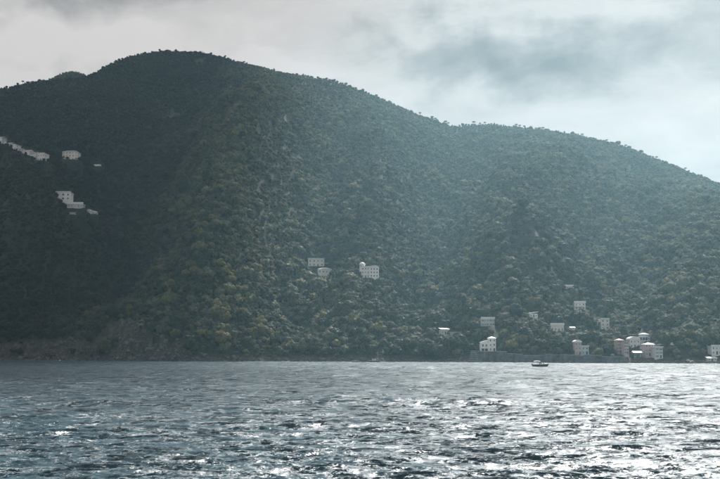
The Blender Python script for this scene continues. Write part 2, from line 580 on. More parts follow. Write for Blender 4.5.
# ------------------------------------------------------------------ the sea
def build_sea():
    # rows follow equal steps of the wave detail one can resolve from a boat deck, columns fan out over the bay
    hf = 5 * 1422.0
    rows = np.concatenate([np.linspace(430, 176, 60)[:-1], np.linspace(176, 12, 600)[:-1], np.linspace(12, 7.2, 30)])
    r = hf / rows
    r = np.concatenate([r, [1100, 1500, 2300, 3400]])
    th = np.concatenate([np.linspace(-85, -24, 40)[:-1], np.linspace(-24, 24, 820), np.linspace(24, 85, 40)[1:]])
    th = np.radians(th)
    Rr, Th = np.meshgrid(r, th, indexing='ij')
    X, Y = Rr * np.sin(Th), Rr * np.cos(Th)
    cell = np.gradient(r)[:, None] * np.ones_like(Th)
    Z = np.zeros_like(X)
    DX, DY = np.zeros_like(X), np.zeros_like(X)
    g = np.random.default_rng(5)
    # gust patches
    gust = 1.0 + 0.55 * gnoise(X / 26, Y / 40) + 0.35 * gnoise(X / 9 + 7, Y / 17)
    gust = np.clip(gust, .35, 1.3)
    main = R(258)                      # travelling towards the boat, slightly across
    NW, NS = 120, 44                   # wind chop, then the low swell that ribs the far water
    for k in range(NW + NS):
        lam = (0.18 * (7.0 / 0.18) ** (k / (NW - 1.0)) if k < NW else 8.0 * 5.5 ** ((k - NW) / NS)) * g.uniform(.93, 1.07)
        dirn = main + g.normal(0, .38 if lam < 1.2 else .27)
        kx, ky = math.cos(dirn) * 2 * math.pi / lam, math.sin(dirn) * 2 * math.pi / lam
        slope = 0.048 if lam < .9 else 0.048 * (.9 / lam) ** .85
        slope = slope if k < NW else 0.013
        amp = slope * lam / (2 * math.pi)
        f = np.clip(lam / (2.4 * cell) - 0.35, 0, 1)
        rowsel = f[:, 0] > 0
        if not rowsel.any():
            continue
        n = int(rowsel.nonzero()[0].max()) + 1
        p = kx * X[:n] + ky * Y[:n] + g.uniform(0, 6.283)
        s, c = np.sin(p), np.cos(p)
        a = amp * f[:n] * (gust[:n] if lam < 6 else 1.0)
        Z[:n] += a * c
        DX[:n] -= a * s * math.cos(dirn) * .25
        DY[:n] -= a * s * math.sin(dirn) * .25
    P = np.stack([X + DX, Y + DY, Z], -1)
    P = P[:, ::-1]
    o = link('sea', grid_mesh('sea', P, 'sea_water'))
    meta(o, 'choppy dark blue sea glittering silver under the cloudy sky', 'sea', kind='structure')


build_sea()


# ------------------------------------------------------------------ houses
WIN_FRAME = MB().box(-.5, -.40, -.05, .04, 0, 1).box(.40, .5, -.05, .04, 0, 1).box(-.40, .40, -.05, .04, 0, .07).box(-.40, .40, -.05, .04, .93, 1).box(-.6, .6, -.12, .04, -.07, -.002).mesh('window', 'trim_white')
WIN_PANE = MB().box(-.397, .397, -.02, .03, .073, .927).mesh('pane', 'glass_dark')
SHUTTERS = {c: MB().box(-.205, .205, -.045, .03, .02, .98).mesh('shutter', c) for c in ('shutter_green', 'shutter_blue')}
DOOR_ME = MB().box(-.5, .5, -.05, .04, 0, 1).mesh('door', 'shutter_green')
HOUSES = []      # (px0, px1, py0, py1, Y) used to keep clearings open


PANE_CLOSED = MB().box(-.397, .397, -.03, .03, .073, .927).mesh('pane', 'shutter_grey')


def win(parent, x, z, w, h, y=0.0, shut=None, rot=0.0, closed=False):
    o = link('window', WIN_FRAME, parent, (x, y - .02, z))
    o.scale = (w, 1, h)
    o.rotation_euler.z = rot
    link('closed_shutter' if closed else 'pane', PANE_CLOSED if closed else WIN_PANE, o)
    if shut:
        link('shutter', SHUTTERS[shut], o, (-.725, 0, 0))
        link('shutter', SHUTTERS[shut], o, (.725, 0, 0))
    return o


def roof_mesh(kind, W, D, z, rh, ov=.45, y0=0.0, x0=0.0):
    m = MB()
    a, b, c, d = x0 - W / 2 - ov, x0 + W / 2 + ov, y0 - ov, y0 + D + ov
    if kind == 'flat':
        m.box(a, b, c, d, z, z + .35)
        m.box(a + .1, b - .1, c + .1, c + .35, z + .352, z + .352 + max(.25, rh - .35))
    elif kind == 'gable':       # ridge along x
        ym = (c + d) / 2
        m.add([(a, c, z), (b, c, z), (b, d, z), (a, d, z), (a, ym, z + rh), (b, ym, z + rh)],
              [(0, 1, 5, 4), (2, 3, 4, 5), (0, 4, 3), (1, 2, 5), (3, 2, 1, 0)])
    elif kind == 'gable_front':  # gable seen from the sea
        xm = (a + b) / 2
        m.add([(a, c, z), (b, c, z), (b, d, z), (a, d, z), (xm, c, z + rh), (xm, d, z + rh)],
              [(0, 1, 4), (1, 2, 5, 4), (2, 3, 5), (3, 0, 4, 5), (3, 2, 1, 0)])
    elif kind == 'hip':
        k = min(W, D) / 2 + ov * .5
        ym = (c + d) / 2
        xa, xb = (a + k, b - k) if W > D else ((a + b) / 2 - .2, (a + b) / 2 + .2)
        m.add([(a, c, z), (b, c, z), (b, d, z), (a, d, z), (xa, ym, z + rh), (xb, ym, z + rh)],
              [(0, 1, 5, 4), (1, 2, 5), (2, 3, 4, 5), (3, 0, 4), (3, 2, 1, 0)])
    elif kind == 'mono':        # rising to the right
        m.add([(a, c, z), (b, c, z + rh), (b, d, z + rh), (a, d, z), (a, c, z + .3), (b, c, z + rh + .3), (b, d, z + rh + .3), (a, d, z + .3)],
              [(0, 1, 5, 4), (1, 2, 6, 5), (2, 3, 7, 6), (3, 0, 4, 7), (4, 5, 6, 7), (3, 2, 1, 0)])
    elif kind == 'shed':        # high at the back
        m.add([(a, c, z), (b, c, z), (b, d, z + rh), (a, d, z + rh), (a, c, z + .3), (b, c, z + .3), (b, d, z + rh + .3), (a, d, z + rh + .3)],
              [(0, 1, 5, 4), (1, 2, 6, 5), (2, 3, 7, 6), (3, 0, 4, 7), (4, 5, 6, 7), (3, 2, 1, 0)])
    elif kind == 'vault':       # barrel roof, curve seen from the sea
        n = 9
        vs, fs = [], []
        for yy in (c, d):
            for i in range(n):
                t = math.pi * i / (n - 1)
                vs.append(((a + b) / 2 - math.cos(t) * (b - a) / 2, yy, z + math.sin(t) * rh))
        fs = [(i, i + 1, n + i + 1, n + i) for i in range(n - 1)] + [tuple(range(n - 1, -1, -1)), tuple(range(n, 2 * n)), (0, n, 2 * n - 1, n - 1)]
        m.add(vs, fs)
    return m


def house(name, label, px0, px1, pyt, pyb, D=8.0, roof='hip', rfrac=.2, floors=2, cols=3, wall='wall_white', roofm='roof_pale', rz=0.0, shut=None,
          door=True, chimney=False, group=None, ww=1.0, Y=None, sink=3.0, cat='house', front_gap=0.0, balcony=False, Yoff=0.0):
    cx = (px0 + px1) / 2
    if Y is None:
        h = hit(cx, pyb)
        Y = h.y + Yoff
    P = at(cx, pyb, Y)
    W, H = (px1 - px0) * Y / 1000, (pyb - pyt) * Y / 1000
    PADS.append((P.x, P.y, W / 2 + 1.5, D * .6, P.z - .1))
    root = empty(name, P, rz)
    meta(root, label, cat, group)
    rh = max(.4, H * rfrac)
    wh = H - rh
    MB().box(-W / 2, W / 2, 0, D, -sink, wh - .003).obj('wall', wall, root)
    ro = roof_mesh(roof, W, D, wh, rh).obj('roof', roofm, root)
    if chimney:
        MB().box(W * .22, W * .22 + .7, D * .5, D * .5 + .7, wh + rh * .4, wh + rh + .9).obj('chimney', wall, ro)
    fh = wh / max(1, floors)
    if floors:
        for f in range(floors):
            for c in range(cols):
                x = -W / 2 + W * (c + .5) / cols
                h = min(1.7, fh * .5) * random.uniform(.85, 1.1)
                w = min(ww * .85, W / cols * .42) * random.uniform(.85, 1.1)
                x += random.uniform(-.12, .12)
                if f == 0 and door and c == cols // 2:
                    d = link('door', DOOR_ME, root, (x, -.02, 0.0))
                    d.scale = (min(1.2, w * 1.2), 1, min(2.2, fh * .8))
                    continue
                win(root, x, f * fh + fh * .26, w, h, shut=shut, closed=random.random() < .25)
        for f in range(floors):      # one side window each storey
            sw = win(root, W / 2, f * fh + fh * .24, 1.0, min(1.6, fh * .55), rot=math.pi / 2)
            sw.location = (W / 2 + .02, D * .3, f * fh + fh * .24)
    if balcony:
        b = MB().box(-W * .42, W * .42, -1.4, -.03, fh - .2, fh - .05).obj('balcony', 'trim_white', root)
        MB().box(-W * .42, W * .42, -1.4, -1.32, fh + .75, fh + .85).box(-W * .42, -W * .42 + .08, -1.4, -.04, fh + .75, fh + .85).box(
            W * .42 - .08, W * .42, -1.4, -.04, fh + .75, fh + .85).obj('railing', 'steel', b)
        for i in range(9):
            xx = -W * .42 + .05 + i * (W * .84 - .1) / 8
            MB().box(xx - .03, xx + .03, -1.38, -1.33, fh - .048, fh + .748).obj('baluster', 'steel', b)
    HOUSES.append((px0 - 1, px1 + 1, pyt - 1, pyb - .4, Y))
    return root, W, wh, rh, Y


GU = 'houses of the hamlet high on the wooded slope'
house('town_house', 'narrow white house at the top end of the descending hamlet row', -3, 2, 135.5, 143, 8, 'gable', .22, 3, 2, 'wall_white', 'roof_slate', R(-20), group=GU)
house('town_house', 'little grey house beside the topmost white house of the row', 3, 6, 139.5, 145, 7, 'shed', .2, 2, 1, 'wall_grey', 'roof_slate', R(-20), door=False, group=GU)
house('town_house', 'white house with pale lean-to roof midway down the hamlet row', 8, 12, 141, 147, 8, 'shed', .3, 2, 2, 'wall_white', 'roof_pale', R(-20), group=GU)
house('town_house', 'tall lilac-white house just below the lean-to house of the row', 12, 16, 144, 149.5, 8, 'flat', .14, 2, 2, 'wall_white', 'roof_pale', R(-20), group=GU)
house('town_house', 'low dim house in the gap of the hamlet row', 17, 21, 147.5, 151, 7, 'gable', .3, 1, 2, 'wall_grey', 'roof_slate', R(-20), group=GU)
house('town_house', 'long white house with bright gabled roof in the lower hamlet row', 23, 29, 149, 154, 9, 'gable', .34, 2, 3, 'wall_white', 'roof_pale', R(-18), group=GU)
house('town_house', 'white terrace house with green shutters in the lower hamlet row', 29.3, 35, 151, 157.5, 9, 'gable', .25, 2, 3, 'wall_white', 'roof_slate', R(-18), 'shutter_green', group=GU)
house('town_house', 'cream end house with two dark windows closing the hamlet row', 37, 44.5, 152.5, 161, 9, 'flat', .1, 2, 3, 'wall_cream', 'roof_pale', R(-12), ww=1.5, group=GU)
house('apartment_house', 'broad pale block with five window columns and hipped roof above the woods', 62, 77.5, 149, 160, 11, 'hip', .2, 3, 5, 'wall_cream', 'roof_slate', 0, door=False, ww=1.3, cat='building')
house('shed', 'tiny white shed alone on the dark slope', 94, 100, 164, 167, 4, 'gable', .5, 1, 2, 'wall_white', 'roof_pale', 0, door=False, cat='shed')
house('villa', 'white villa with six dark windows above the long pale roof', 55.5, 70.5, 191, 200.5, 9, 'flat', .16, 2, 3, 'wall_white', 'roof_pale', 0, door=False, ww=2.4, chimney=False)
# long pale roof on posts
_r, W, wh, rh, Y = house('pavilion', 'long low pavilion with bright pale roof and grey posted front', 67, 83, 202, 207.5, 7, 'flat', .4, 1, 5, 'wall_grey', 'trim_white', 0, cat='pavilion', door=False)
for i in range(5):
    xx = -W / 2 + .2 + i * (W - .4) / 4
    MB().box(xx - .15, xx + .15, -.4, -.1, -.3, wh - .01).obj('post', 'wall_grey', _r)
house('cottage', 'small pale cottage below the long pavilion', 69.5, 74.5, 211.5, 215, 5, 'shed', .4, 1, 2, 'wall_grey', 'roof_slate', 0, door=False)
house('cottage', 'small white cottage with two wings beside the pavilion', 86, 90.5, 209, 213, 5, 'gable_front', .4, 1, 1, 'wall_white', 'roof_pale', R(-15), door=False, group='two small white cottages')
house('cottage', 'brighter lower cottage next to the two-winged one', 91, 95.5, 210.5, 214.5, 5, 'gable_front', .35, 1, 1, 'wall_white', 'trim_white', R(-15), door=False, group='two small white cottages')

# mid-slope villas
_r, W, wh, rh, Y = house('villa', 'wide white villa with flat overhanging roof and pillared front', 308, 324, 258, 266.5, 9, 'flat', .13, 2, 4, 'wall_white', 'roof_pale', 0, ww=1.5, chimney=False)
for i in range(5):
    xx = -W / 2 + .25 + i * (W - .5) / 4
    MB().box(xx - .2, xx + .2, -.35, -.05, 0, wh - .01).obj('pillar', 'trim_white', _r)
MB().box(W / 2 + .01, W / 2 + 4.5, 1, 5, wh * .45, wh * .45 + .35).box(W / 2 + 4.1, W / 2 + 4.4, 1.1, 1.4, -3, wh * .45 - .003).obj('terrace', 'roof_pale', _r)
_r, W, wh, rh, Y = house('villa', 'white villa with three tall windows just below the pillared villa', 318, 332, 267, 278.5, 9, 'hip', .17, 2, 4, 'wall_white', 'roof_pale', R(10), ww=1.3)
# large villa with domed turret and vaulted wing
_r, W, wh, rh, Y = house('great_villa', 'large pale villa with round turret and curved roof gable', 361.5, 369.5, 266, 278, 10, 'flat', .07, 3, 3, 'wall_cream', 'roof_pale', 0, ww=1.1, cat='villa')
tx = -W * .42
ring = MB()
ring.tube([(tx, 2.5, -3), (tx, 2.5, wh + 1.8)], [2.2, 2.2], 14)
ring.obj('turret', 'wall_white', _r)
dm = MB()
dm.tube([(tx, 2.5, wh + 1.803), (tx, 2.5, wh + 2.2), (tx, 2.5, wh + 2.9), (tx, 2.5, wh + 3.7), (tx, 2.5, wh + 4.1)], [2.8, 2.7, 2.2, 1.3, .25], 14)
dm.obj('turret_roof', 'roof_pale', _r, True)
for k in (-.9, .9):
    win(_r, tx + k, wh + .2, .7, 1.2, y=.45)
MB().box(W / 2 + .01, W / 2 + 7.6, -.6, 9.4, -7, wh - .8).obj('wing', 'wall_white', _r)
roof_mesh('vault', 7.6, 10, wh - .79, 2.1, .3, -.6, W / 2 + 3.8).obj('wing_roof', 'roof_pale', _r, False)
for f in range(3):
    for c in range(3):
        win(_r, W / 2 + 1.5 + c * 2.3, f * (wh - .8) / 3 + 1, 1.1, 1.6, y=-.6)
HOUSES.append((369, 377.5, 264, 278, Y))

# right-hand lower slope
house('bungalow', 'low white bungalow half hidden in trees beside a track', 441.5, 449.5, 328, 334.5, 7, 'shed', .25, 1, 3, 'wall_white', 'roof_pale', R(12))
_r, W, wh, rh, Y = house('villa', 'blue-grey villa with bright flat roof and glazed veranda of slim posts', 481.5, 494.5, 317, 326, 9, 'flat', .2, 2, 5, 'wall_grey', 'trim_white', 0, 'shutter_blue', door=False, ww=.9)
for i in range(7):
    xx = -W / 2 + .2 + i * (W - .4) / 6
    MB().box(xx - .1, xx + .1, -.4, -.2, -1, wh - .01).obj('post', 'trim_white', _r)
house('bungalow', 'small white bungalow with sloping pale roof above the flat-roofed one', 529.5, 538, 312, 317.5, 7, 'mono', .3, 1, 3, 'wall_white', 'roof_pale', R(15))
_r, W, wh, rh, Y = house('bungalow', 'flat-roofed white bungalow with dark open loggia among trees', 551, 564, 323, 332, 8, 'flat', .25, 1, 4, 'wall_cream', 'trim_white', 0, ww=1.9)
house('shed', 'tiny white shed east of the loggia bungalow', 571, 575, 327, 329.5, 3, 'shed', .4, 1, 1, 'wall_white', 'trim_white', 0, door=False, cat='shed')
house('bungalow', 'topmost small white house on a terrace with a long wall', 565.5, 574, 284.5, 289, 6, 'gable', .35, 1, 2, 'wall_white', 'roof_pale', 0)
_r, W, wh, rh, Y = house('villa', 'boxy white villa with bright fascia and dark balcony strip', 574.5, 585.5, 301, 310, 8, 'flat', .2, 2, 3, 'wall_white', 'trim_white', 0, ww=1.5, balcony=True)
_r, W, wh, rh, Y = house('villa', 'stepped white villa with open corner loggia and lower wing', 601, 609.5, 318, 330, 8, 'flat', .1, 3, 2, 'wall_cream', 'roof_pale', 0, ww=1.6)
MB().box(W / 2 + .01, W / 2 + 2.4, 1, 7, -5, wh * .32).obj('wing', 'wall_white', _r)
MB().box(-W / 2 - 2.6, -W / 2 - .01, 1, 7, wh * .72, wh * .8).obj('canopy', 'roof_pale', _r)
MB().box(-W / 2 - 2.4, -W / 2 - 2.1, 1.2, 1.5, -4, wh * .718).obj('post', 'wall_cream', _r)

# white villa on the sea wall
_r, W, wh, rh, Y = house('seaside_villa', 'bright white villa with sloping wing and taller tower above the sea wall', 489, 496, 336.5, 351.5, 7, 'hip', .12, 3, 2, 'wall_white', 'trim_white', 0, ww=1.3, cat='villa', sink=2)
w2 = 5.4
MB().add([(-W / 2 - w2, .4, -2), (-W / 2 - .01, .4, -2), (-W / 2 - .01, 6.5, -2), (-W / 2 - w2, 6.5, -2),
          (-W / 2 - w2, .4, wh * .66), (-W / 2 - .01, .4, wh * .84), (-W / 2 - .01, 6.5, wh * .84), (-W / 2 - w2, 6.5, wh * .66)],
         [(3, 2, 1, 0), (4, 5, 6, 7), (0, 1, 5, 4), (1, 2, 6, 5), (2, 3, 7, 6), (3, 0, 4, 7)]).obj('wing', 'wall_white', _r)
roof_mesh('mono', w2 - .5, 6.1, wh * .66 + .01, wh * .18, .28, .4, -W / 2 - w2 / 2 - .03).obj('wing_roof', 'trim_white', _r)
for k in (0, 1):
    win(_r, -W / 2 - w2 * (.3 + .42 * k), wh * .36, 1.3, 1.7, y=.4)
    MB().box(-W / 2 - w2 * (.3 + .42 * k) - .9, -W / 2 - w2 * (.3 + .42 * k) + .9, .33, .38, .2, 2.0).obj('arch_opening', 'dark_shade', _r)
HOUSES.append((481, 490, 340, 351, Y))

# houses by the shore
_r, W, wh, rh, Y = house('tower_house', 'slim pink house under a bright white round-edged roof', 575, 581.5, 340, 355, 6, 'vault', .16, 3, 2, 'wall_pink', 'trim_white', 0, cat='house', sink=3)
house('boat_house', 'aqua-white square house joined to the slim pink house', 582, 588.8, 345.5, 354.5, 6, 'flat', .12, 2, 2, 'wall_aqua', 'roof_pale', 0, cat='house', sink=3, ww=1.4)
GV = 'village houses by the shore'
house('village_house', 'tall dusky pink house with three window columns near the shore', 617.5, 624, 338.5, 353, 8, 'hip', .12, 4, 3, 'wall_pink', 'roof_tile', 0, shut='shutter_green', group=GV)
house('village_house', 'taller mauve house adjoining the dusky pink one', 624.3, 629, 340.5, 354, 8, 'flat', .08, 4, 2, 'wall_rose', 'roof_tile', 0, shut='shutter_green', group=GV)
house('village_house', 'pale house under a bright arched roof behind the pink houses', 630, 640, 336.5, 348, 8, 'vault', .28, 2, 3, 'wall_grey', 'roof_pale', 0, group=GV)
# rounded pavilion
h = hit(645.5, 343)
PADS.append((h.x, h.y, 5.5, 5, h.z - .1))
_r = empty('round_house', h)
meta(_r, 'round two-storey house with pale ring terraces and dark glazing above the village', 'house', GV)
MB().tube([(0, 4, -6), (0, 4, 1.0)], [3.4, 3.4], 18).obj('base', 'wall_grey', _r)
MB().tube([(0, 4, 1.003), (0, 4, 1.5)], [4.1, 4.1], 18).obj('terrace', 'trim_white', _r)
MB().tube([(0, 4, 1.503), (0, 4, 3.6)], [3.1, 3.1], 18).obj('glazing', 'glass_dark', _r)
MB().tube([(0, 4, 3.603), (0, 4, 4.1)], [4.0, 4.0], 18).obj('terrace', 'trim_white', _r)
MB().tube([(0, 4, 4.103), (0, 4, 5.3)], [2.9, 2.9], 18).obj('wall', 'wall_aqua', _r)
MB().tube([(0, 4, 5.303), (0, 4, 5.7), (0, 4, 6.6)], [3.6, 3.3, .3], 18).obj('roof', 'roof_pale', _r)
for k in range(7):
    a = math.pi + math.pi * k / 6
    MB().box(math.cos(a) * 3.7 - .09, math.cos(a) * 3.7 + .09, 4 + math.sin(a) * 3.7 - .09, 4 + math.sin(a) * 3.7 + .09, 1.503, 3.6).obj('post', 'trim_white', _r)
HOUSES.append((640, 651, 332, 343, h.y))
house('village_house', 'rose-pink house with grey hipped roof below the round house', 645.5, 654.5, 342.5, 356, 8, 'hip', .14, 3, 3, 'wall_rose', 'roof_slate', 0, group=GV)
house('village_house', 'narrow grey house with white bands and blue shutters at the village end', 655.5, 663, 346.5, 358, 7, 'flat', .1, 3, 2, 'wall_grey', 'trim_white', 0, shut='shutter_blue', group=GV)
house('village_house', 'low stone boathouse between the pink houses and the water', 634, 642, 351, 358, 6, 'gable', .25, 1, 3, 'stone_wall', 'roof_slate', 0, group=GV)
house('villa', 'white villa with pink-tinted window bay above a small jetty', 712, 722, 345, 354.5, 8, 'flat', .13, 2, 3, 'wall_white', 'trim_white', 0, ww=1.7)
house('kiosk', 'low pale kiosk on the shore under the white villa', 708, 717, 357, 361, 4, 'shed', .4, 1, 3, 'wall_grey', 'roof_pale', 0, sink=3, cat='kiosk')


# ------------------------------------------------------------------ sea wall, bathing terrace, retaining walls
def sea_wall():
    pts = [(497, 351.0), (507, 352.0), (516, 354.5), (530, 355), (545, 355.2), (560, 354.6), (575, 355.5), (592, 355.2), (612, 356.5), (628, 358)]
    root = empty('sea_wall', shore_at(600))
    meta(root, 'long grey stone sea wall along the shore below the village', 'sea wall')
    inv = root.location.copy()
    lineY = lambda p: shore_at(p).y - 3.0
    for (p0, t0), (p1, t1) in zip(pts, pts[1:]):
        n = max(1, int((p1 - p0) / 7))
        for i in range(n):
            a, b = p0 + (p1 - p0) * i / n, p0 + (p1 - p0) * (i + 1) / n
            ya = lineY((p0 + p1) / 2)
            A = at(a, 355, ya)
            B = at(b, 355, ya)
            top = at((a + b) / 2, t0 + (t1 - t0) * (i + .5) / n, ya).z + random.uniform(-.4, .3)
            dy = random.uniform(0, .6)
            x0, x1 = A.x - inv.x + .03, B.x - inv.x - .03
            y0 = ya - inv.y + dy
            MB().box(x0, x1, y0, y0 + 4.5, -2.5, top).obj('panel', 'stone_wall', root)
            MB().box(x0, x1, y0 - .25, y0 + 1.0, top + .004, top + .32).obj('coping', 'coping', root)
            if i % 2 == 0:
                MB().box(x0 - .3, x0 + .35, y0 - .7, y0 - .01, -2.5, top * .8).obj('buttress', 'stone_wall', root)
    return root


sea_wall()


def bathing_terrace():
    Y = 648
    root = empty('bathing_terrace', at(486, 362.3, Y))
    meta(root, 'stepped concrete bathing terrace with pale slab edges under the white villa', 'terrace')
    for i in range(6):
        top = 1.2 + i * 1.25
        xl, xr = -10 + i * .25, (-4.5 - i * .2)
        MB().box(xl, xr, i * .9, 9, top - 1.24 - (2 if i == 0 else 0), top - .28).obj('riser', 'stone_wall', root)
        MB().box(xl - .2, xr, i * .9 - .25, 9, top - .277, top - .003).obj('slab', 'coping', root)
    for i in range(4):
        x0 = -4.4 + i * 3.1
        MB().box(x0, x0 + 3.04, 2.5 - .2 * (i % 2), 9, -2.5, 6.9 - .1 * i).obj('panel', 'stone_wall', root)
        MB().box(x0 - .1, x0 + .5, 1.9, 2.28, -2.5, 6.0).obj('buttress', 'stone_wall', root)
        MB().box(x0, x0 + 3.04, 2.1, 9.2, 6.904, 7.2).obj('coping', 'coping', root)


bathing_terrace()


def retaining(px0, px1, py, hpx, label):
    a = hit((px0 + px1) / 2, py)
    P = at((px0 + px1) / 2, py, a.y)
    W, H = (px1 - px0) * a.y / 1000, hpx * a.y / 1000
    root = empty('retaining_wall', P)
    meta(root, label, 'wall')
    MB().box(-W / 2, W / 2, 0, .7, -3, H).obj('wall', 'coping', root)
    MB().box(-W / 2 - .1, W / 2 + .1, -.1, .8, H + .004, H + .2).obj('coping', 'coping', root)
    HOUSES.append((px0, px1, py - hpx, py, a.y))


retaining(575, 590, 288.6, 1.0, 'long pale terrace wall beside the topmost small white house')
retaining(586, 591, 309.2, 1.2, 'short white terrace wall beside the boxy balcony villa')
retaining(450, 462, 333, 1.0, 'pale garden wall beside the low half-hidden bungalow')


# ------------------------------------------------------------------ boats, people, buoy
def boat(name, label, loc, L, rz, hullm, decor, group=None):
    B, Hh = L * .36, L * .14
    root = empty(name, loc, rz)
    meta(root, label, 'boat', group)
    secs = []
    ns, nr = 11, 9
    for i in range(ns):
        s = i / (ns - 1)                     # stern 0 .. bow 1
        x = -L / 2 + L * s
        half = B / 2 * (0.86 + .14 * math.sin(min(1, s * 2) * math.pi / 2)) * (1 - max(0, (s - .5) / .5) ** 2.2 * .985)
        keel = -.28 * Hh * 2.0 + max(0, (s - .6) / .4) ** 2 * Hh * 1.0
        sheer = Hh * (1 + .45 * max(0, s - .3) ** 1.5)
        for k in range(nr):
            a = -1 + 2 * k / (nr - 1)
            w = abs(a)
            yy = math.copysign(half * min(1, w * 1.5) ** .8, a) if w > 0 else 0
            zz = keel + (sheer - keel) * max(0, (w - .12) / .88) ** 1.5
            secs.append((x + (s ** 3) * .25 * zz, yy, zz))
    fs = [(i * nr + k, (i + 1) * nr + k, (i + 1) * nr + k + 1, i * nr + k + 1) for i in range(ns - 1) for k in range(nr - 1)]
    fs.append(tuple(range(nr)))
    hull = mesh_np('hull', secs, fs, hullm, True)
    hull.update()
    ho = link('hull', hull, root)
    # deck and gunwale follow the sheer
    dv, df = [], []
    for i in range(ns):
        l, r = secs[i * nr], secs[i * nr + nr - 1]
        dv += [(l[0], l[1] * .97, l[2] - .03), (r[0], r[1] * .97, r[2] - .03)]
    cut = 6
    df = [(2 * i, 2 * i + 1, 2 * i + 3, 2 * i + 2) for i in range(cut, ns - 1)]
    link('foredeck', mesh_np('foredeck', dv, df, 'gel_white'), root)
    g = MB()
    g.tube([(secs[i * nr][0], secs[i * nr][1], secs[i * nr][2]) for i in range(ns)], [.07] * ns, 5)
    g.tube([(secs[i * nr + nr - 1][0], secs[i * nr + nr - 1][1], secs[i * nr + nr - 1][2]) for i in range(ns)], [.07] * ns, 5)
    g.obj('gunwale', 'gel_white', root)
    MB().box(-L * .44, L * .1, -B * .38, B * .38, Hh * .25, Hh * .32).obj('cockpit_floor', 'gel_white', root)
    MB().box(-L * .40, -L * .30, -B * .36, B * .36, Hh * .321, Hh * .8).obj('bench', 'gel_white', root)
    if 'console' in decor:
        c = MB().box(0, L * .1, -B * .2, B * .2, Hh * .325, Hh * 1.45).obj('console', 'gel_white', root)
        MB().add([(L * .02, -B * .22, Hh * 1.455), (L * .10, -B * .22, Hh * 1.455), (L * .10, B * .22, Hh * 1.455), (L * .02, B * .22, Hh * 1.455),
                  (L * .02, -B * .18, Hh * 2.0), (L * .04, -B * .18, Hh * 2.0), (L * .04, B * .18, Hh * 2.0), (L * .02, B * .18, Hh * 2.0)],
                 [(3, 2, 1, 0), (4, 5, 6, 7), (0, 1, 5, 4), (1, 2, 6, 5), (2, 3, 7, 6), (3, 0, 4, 7)]).obj('windscreen', 'glass_dark', c)
    if 'cabin' in decor:
        c = MB().box(-L * .12, L * .22, -B * .3, B * .3, Hh * .6, Hh * 1.9).obj('cabin', 'gel_white', root)
        MB().box(-L * .14, L * .23, -B * .33, B * .33, Hh * 1.904, Hh * 2.05).obj('cabin_roof', 'canvas_white', root)
        for sgn in (-1, 1):
            for k in range(3):
                x0 = -L * .09 + k * L * .1
                MB().box(x0, x0 + L * .075, sgn * B * .302 - .02, sgn * B * .302 + .02, Hh * 1.3, Hh * 1.7).obj('pane', 'glass_dark', c)
    if 'bimini' in decor:
        zt = Hh * 2.55
        n = 7
        vs = []
        for i in range(n):
            s = i / (n - 1)
            for yy in (-B * .42, -B * .2, B * .2, B * .42):
                vs.append((-L * .42 + L * .40 * s, yy, zt + math.sin(s * math.pi) * .14 - (.12 if abs(yy) > B * .3 else 0)))
        lo = [(v[0], v[1], v[2] - .07) for v in vs]
        fsb = [(i * 4 + k, (i + 1) * 4 + k, (i + 1) * 4 + k + 1, i * 4 + k + 1) for i in range(n - 1) for k in range(3)]
        N = len(vs)
        fsl = [tuple(N + j for j in reversed(f)) for f in fsb]
        link('canopy', mesh_np('canopy', vs + lo, fsb + fsl, 'canvas_white'), root)
        for xx in (-L * .38, -L * .05):
            for yy in (-B * .4, B * .4):
                MB().tube([(xx, yy, Hh * .9), (xx, yy, zt - .13)], [.03, .03], 6).obj('pole', 'steel', root)
    if 'outboard' in decor:
        o = MB().box(-L * .56, -L * .505, -.2, .2, Hh * .75, Hh * 1.45).obj('outboard', 'hull_dark', root)
        MB().box(-L * .54, -L * .52, -.08, .08, -Hh * .5, Hh * .745).obj('shaft', 'steel', o)
    return root


BOAT_P = at(540.3, 366.9, 432)
BOAT_P.z = 0
BOAT_P = Vector((BOAT_P.x, 432, 0.02))
boat('motor_boat', 'small dark-hulled motorboat with white canopy crossing the bay', BOAT_P, 6.7, R(4), 'hull_dark', ('console', 'bimini', 'outboard'))
for px, L, rz, lab, dec in ((373.5, 7.0, R(-6), 'white moored cabin boat with dark hull close under the wooded shore', ('cabin',)),
                            (355, 5.0, R(5), 'smaller open pale boat moored beside the cabin boat', ('console',))):
    s = shore_at(px)
    boat('moored_boat', lab, Vector((s.x * .975, s.y * .975, 0)), L, rz, 'hull_dark', dec)


